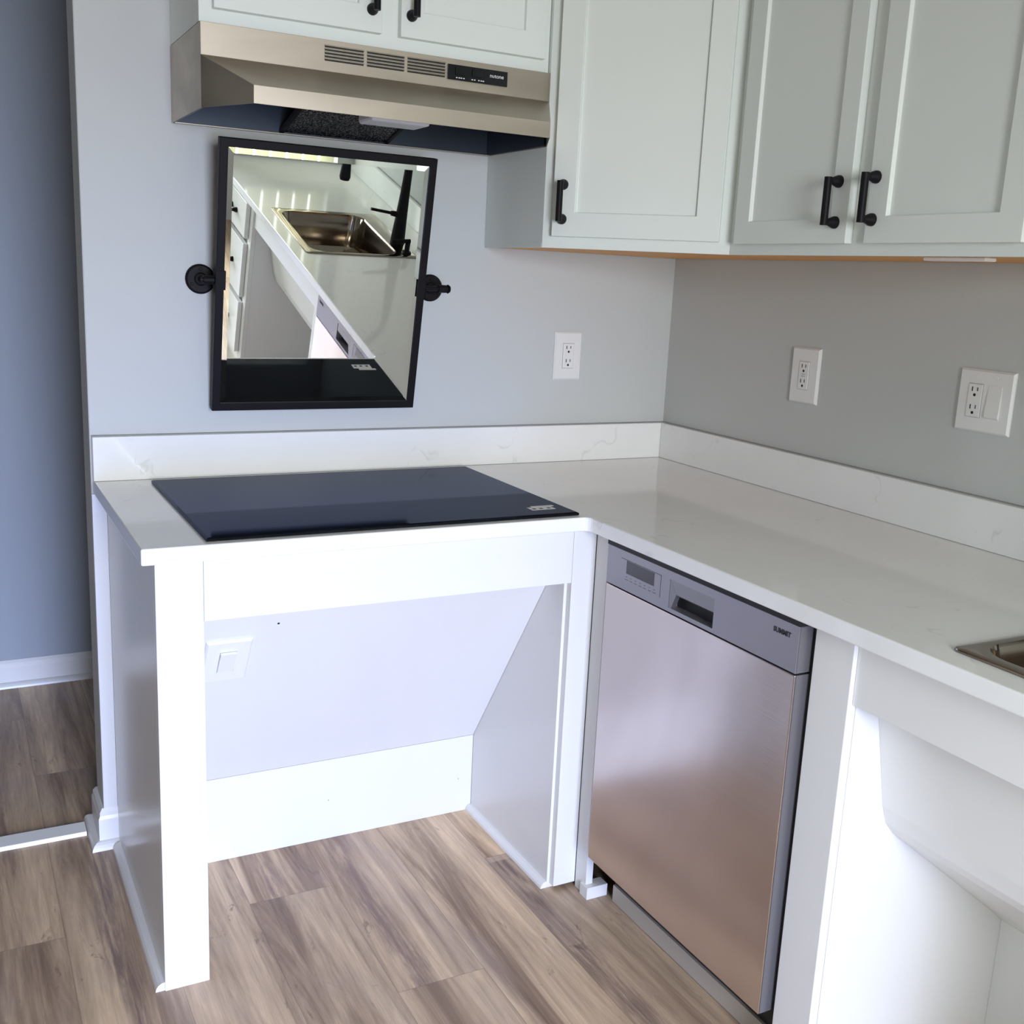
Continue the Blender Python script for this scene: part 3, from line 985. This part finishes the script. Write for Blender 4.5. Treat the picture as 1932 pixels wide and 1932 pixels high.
def rrect(x0, x1, y0, y1, r, n=6):
    pts = []
    for cx_, cy_, a0 in ((x1 - r, y1 - r, 0), (x0 + r, y1 - r, PI / 2), (x0 + r, y0 + r, PI), (x1 - r, y0 + r, 3 * PI / 2)):
        for k in range(n + 1):
            a = a0 + PI / 2 * k / n
            pts.append((cx_ + r * math.cos(a), cy_ + r * math.sin(a)))
    return pts


b = BM()
bx0, bx1, by0, by1 = SX0 + 0.030, SX1 - 0.075, SY0 + 0.030, SY1 - 0.020
loops = [(rrect(SX0, SX1, SY0, SY1, 0.014), H + 0.0006),
         (rrect(SX0 + 0.001, SX1 - 0.001, SY0 + 0.001, SY1 - 0.001, 0.014), H + 0.0030),
         (rrect(SX0 + 0.008, SX1 - 0.008, SY0 + 0.008, SY1 - 0.008, 0.012), H + 0.0045),
         (rrect(bx0 - 0.004, bx1 + 0.004, by0 - 0.004, by1 + 0.004, 0.056), H + 0.0030),
         (rrect(bx0, bx1, by0, by1, 0.052), H - 0.004),
         (rrect(bx0 + 0.010, bx1 - 0.010, by0 + 0.010, by1 - 0.010, 0.050), H - 0.130),
         (rrect(bx0 + 0.030, bx1 - 0.030, by0 + 0.030, by1 - 0.030, 0.045), H - 0.150),
         (rrect(bx0 + 0.120, bx1 - 0.120, by0 + 0.140, by1 - 0.140, 0.040), H - 0.154)]
prev = None
for pts, z in loops:
    cur = [b.verts.new((x, y, z)) for x, y in pts]
    if prev:
        n = len(cur)
        for i in range(n):
            j = (i + 1) % n
            b.faces.new([prev[i], prev[j], cur[j], cur[i]])
    prev = cur
b.faces.new(prev)
o = link('basin', b, 'steel_sink', t, smooth=True)
md = o.modifiers.new('sheet', 'SOLIDIFY'); md.thickness = 0.0012; md.offset = 1
b = BM(); sxm, sym = (bx0 + bx1) / 2, (by0 + by1) / 2
tube(b, (sxm, sym, H - 0.153), (sxm, sym, H - 0.150), 0.042, 0.040, 32)
tube(b, (sxm, sym, H - 0.150), (sxm, sym, H - 0.146), 0.020, 0.012, 20)
link('drain', b, 'chrome', t, smooth=True)

# ------------------------------------------------------------------ faucet and soap pump (seen in the mirror)
fx_, fy_ = -0.172, -1.722
t = empty('faucet', (fx_, fy_, H + 0.003), label='tall matte black pull-down faucet behind the sink, seen in the mirror', cat='faucet')
b = BM()
tube(b, (fx_, fy_, H + 0.0048), (fx_, fy_, H + 0.014), 0.030, 0.028, 32)
sweep(b, [(fx_, fy_, H + 0.012), (fx_, fy_, H + 0.10), (fx_, fy_, H + 0.20), (fx_, fy_, H + 0.32)], [0.029, 0.024, 0.019, 0.0155], 28)
link('body', b, 'black_metal', t, smooth=True)
b = BM()
pts, rad = [], []
Rr = 0.128
for k in range(0, 17):
    a = PI * k / 16
    pts.append((fx_ - Rr + Rr * math.cos(a), fy_, H + 0.33 + Rr * math.sin(a) * 0.9)); rad.append(0.0135)
sweep(b, [(fx_, fy_, H + 0.30)] + pts + [(fx_ - 2 * Rr, fy_, H + 0.300)], [0.0135] + rad + [0.0135], 20)
link('spout', b, 'black_metal', t, smooth=True)
b = BM()
tube(b, (fx_ - 2 * Rr, fy_, H + 0.312), (fx_ - 2 * Rr, fy_, H + 0.250), 0.0165, 0.0215, 24)
tube(b, (fx_ - 2 * Rr, fy_, H + 0.250), (fx_ - 2 * Rr, fy_, H + 0.238), 0.0215, 0.0180, 24)
link('spray_head', b, 'black_metal', t, smooth=True)
b = BM()
tube(b, (fx_ - 0.010, fy_, H + 0.118), (fx_ - 0.045, fy_, H + 0.122), 0.012, 0.010, 18)
tube(b, (fx_ - 0.040, fy_, H + 0.122), (fx_ - 0.130, fy_ - 0.004, H + 0.132), 0.0062, 0.0058, 16)
link('lever', b, 'black_metal', t, smooth=True)
t = empty('soap_pump', (-0.180, -1.600, H + 0.003), label='short black soap pump next to the tall faucet', cat='soap dispenser')
b = BM()
tube(b, (-0.180, -1.600, H + 0.0047), (-0.180, -1.600, H + 0.012), 0.020, 0.017, 24)
tube(b, (-0.180, -1.600, H + 0.012), (-0.180, -1.600, H + 0.050), 0.010, 0.010, 20)
link('body', b, 'black_metal', t, smooth=True)
b = BM()
tube(b, (-0.172, -1.600, H + 0.054), (-0.250, -1.600, H + 0.050), 0.0085, 0.006, 16)
link('nozzle', b, 'black_metal', t, smooth=True)

# ------------------------------------------------------------------ drawer cabinet past the sink
t = empty('drawer_cabinet', (-0.607, -2.264, 0), (0, 0, -PI / 2), label='white three-drawer base cabinet past the sink, seen in the mirror', cat='cabinet')
link('carcass', box(BM(), -0.5875, -0.030, -2.832, -2.264, 0.0005, ZB - 0.001), 'white_paint', t)
CW = 0.568
b = BM()
box(b, 0, 0.050, 0, 0.019, 0.105, 0.877 - 0.002); box(b, CW - 0.16, CW, 0, 0.019, 0.105, 0.875)
box(b, 0.050, CW - 0.16, 0, 0.019, 0.845, 0.875); box(b, 0.050, CW - 0.16, 0, 0.019, 0.105, 0.150)
link('face_frame', b, 'white_paint', t, world=False)
for z0, z1 in ((0.690, 0.845), (0.420, 0.665), (0.155, 0.395)):
    d = link('drawer', box(BM(), 0.040, 0.405, -0.020, -0.0005, z0, z1), 'white_paint', t, world=False, bevel=0.002)
    link('handle', handle_bm(0.2225, (z0 + z1) / 2, horizontal=True, y=-0.020), 'black_metal', d, world=False, smooth=True)
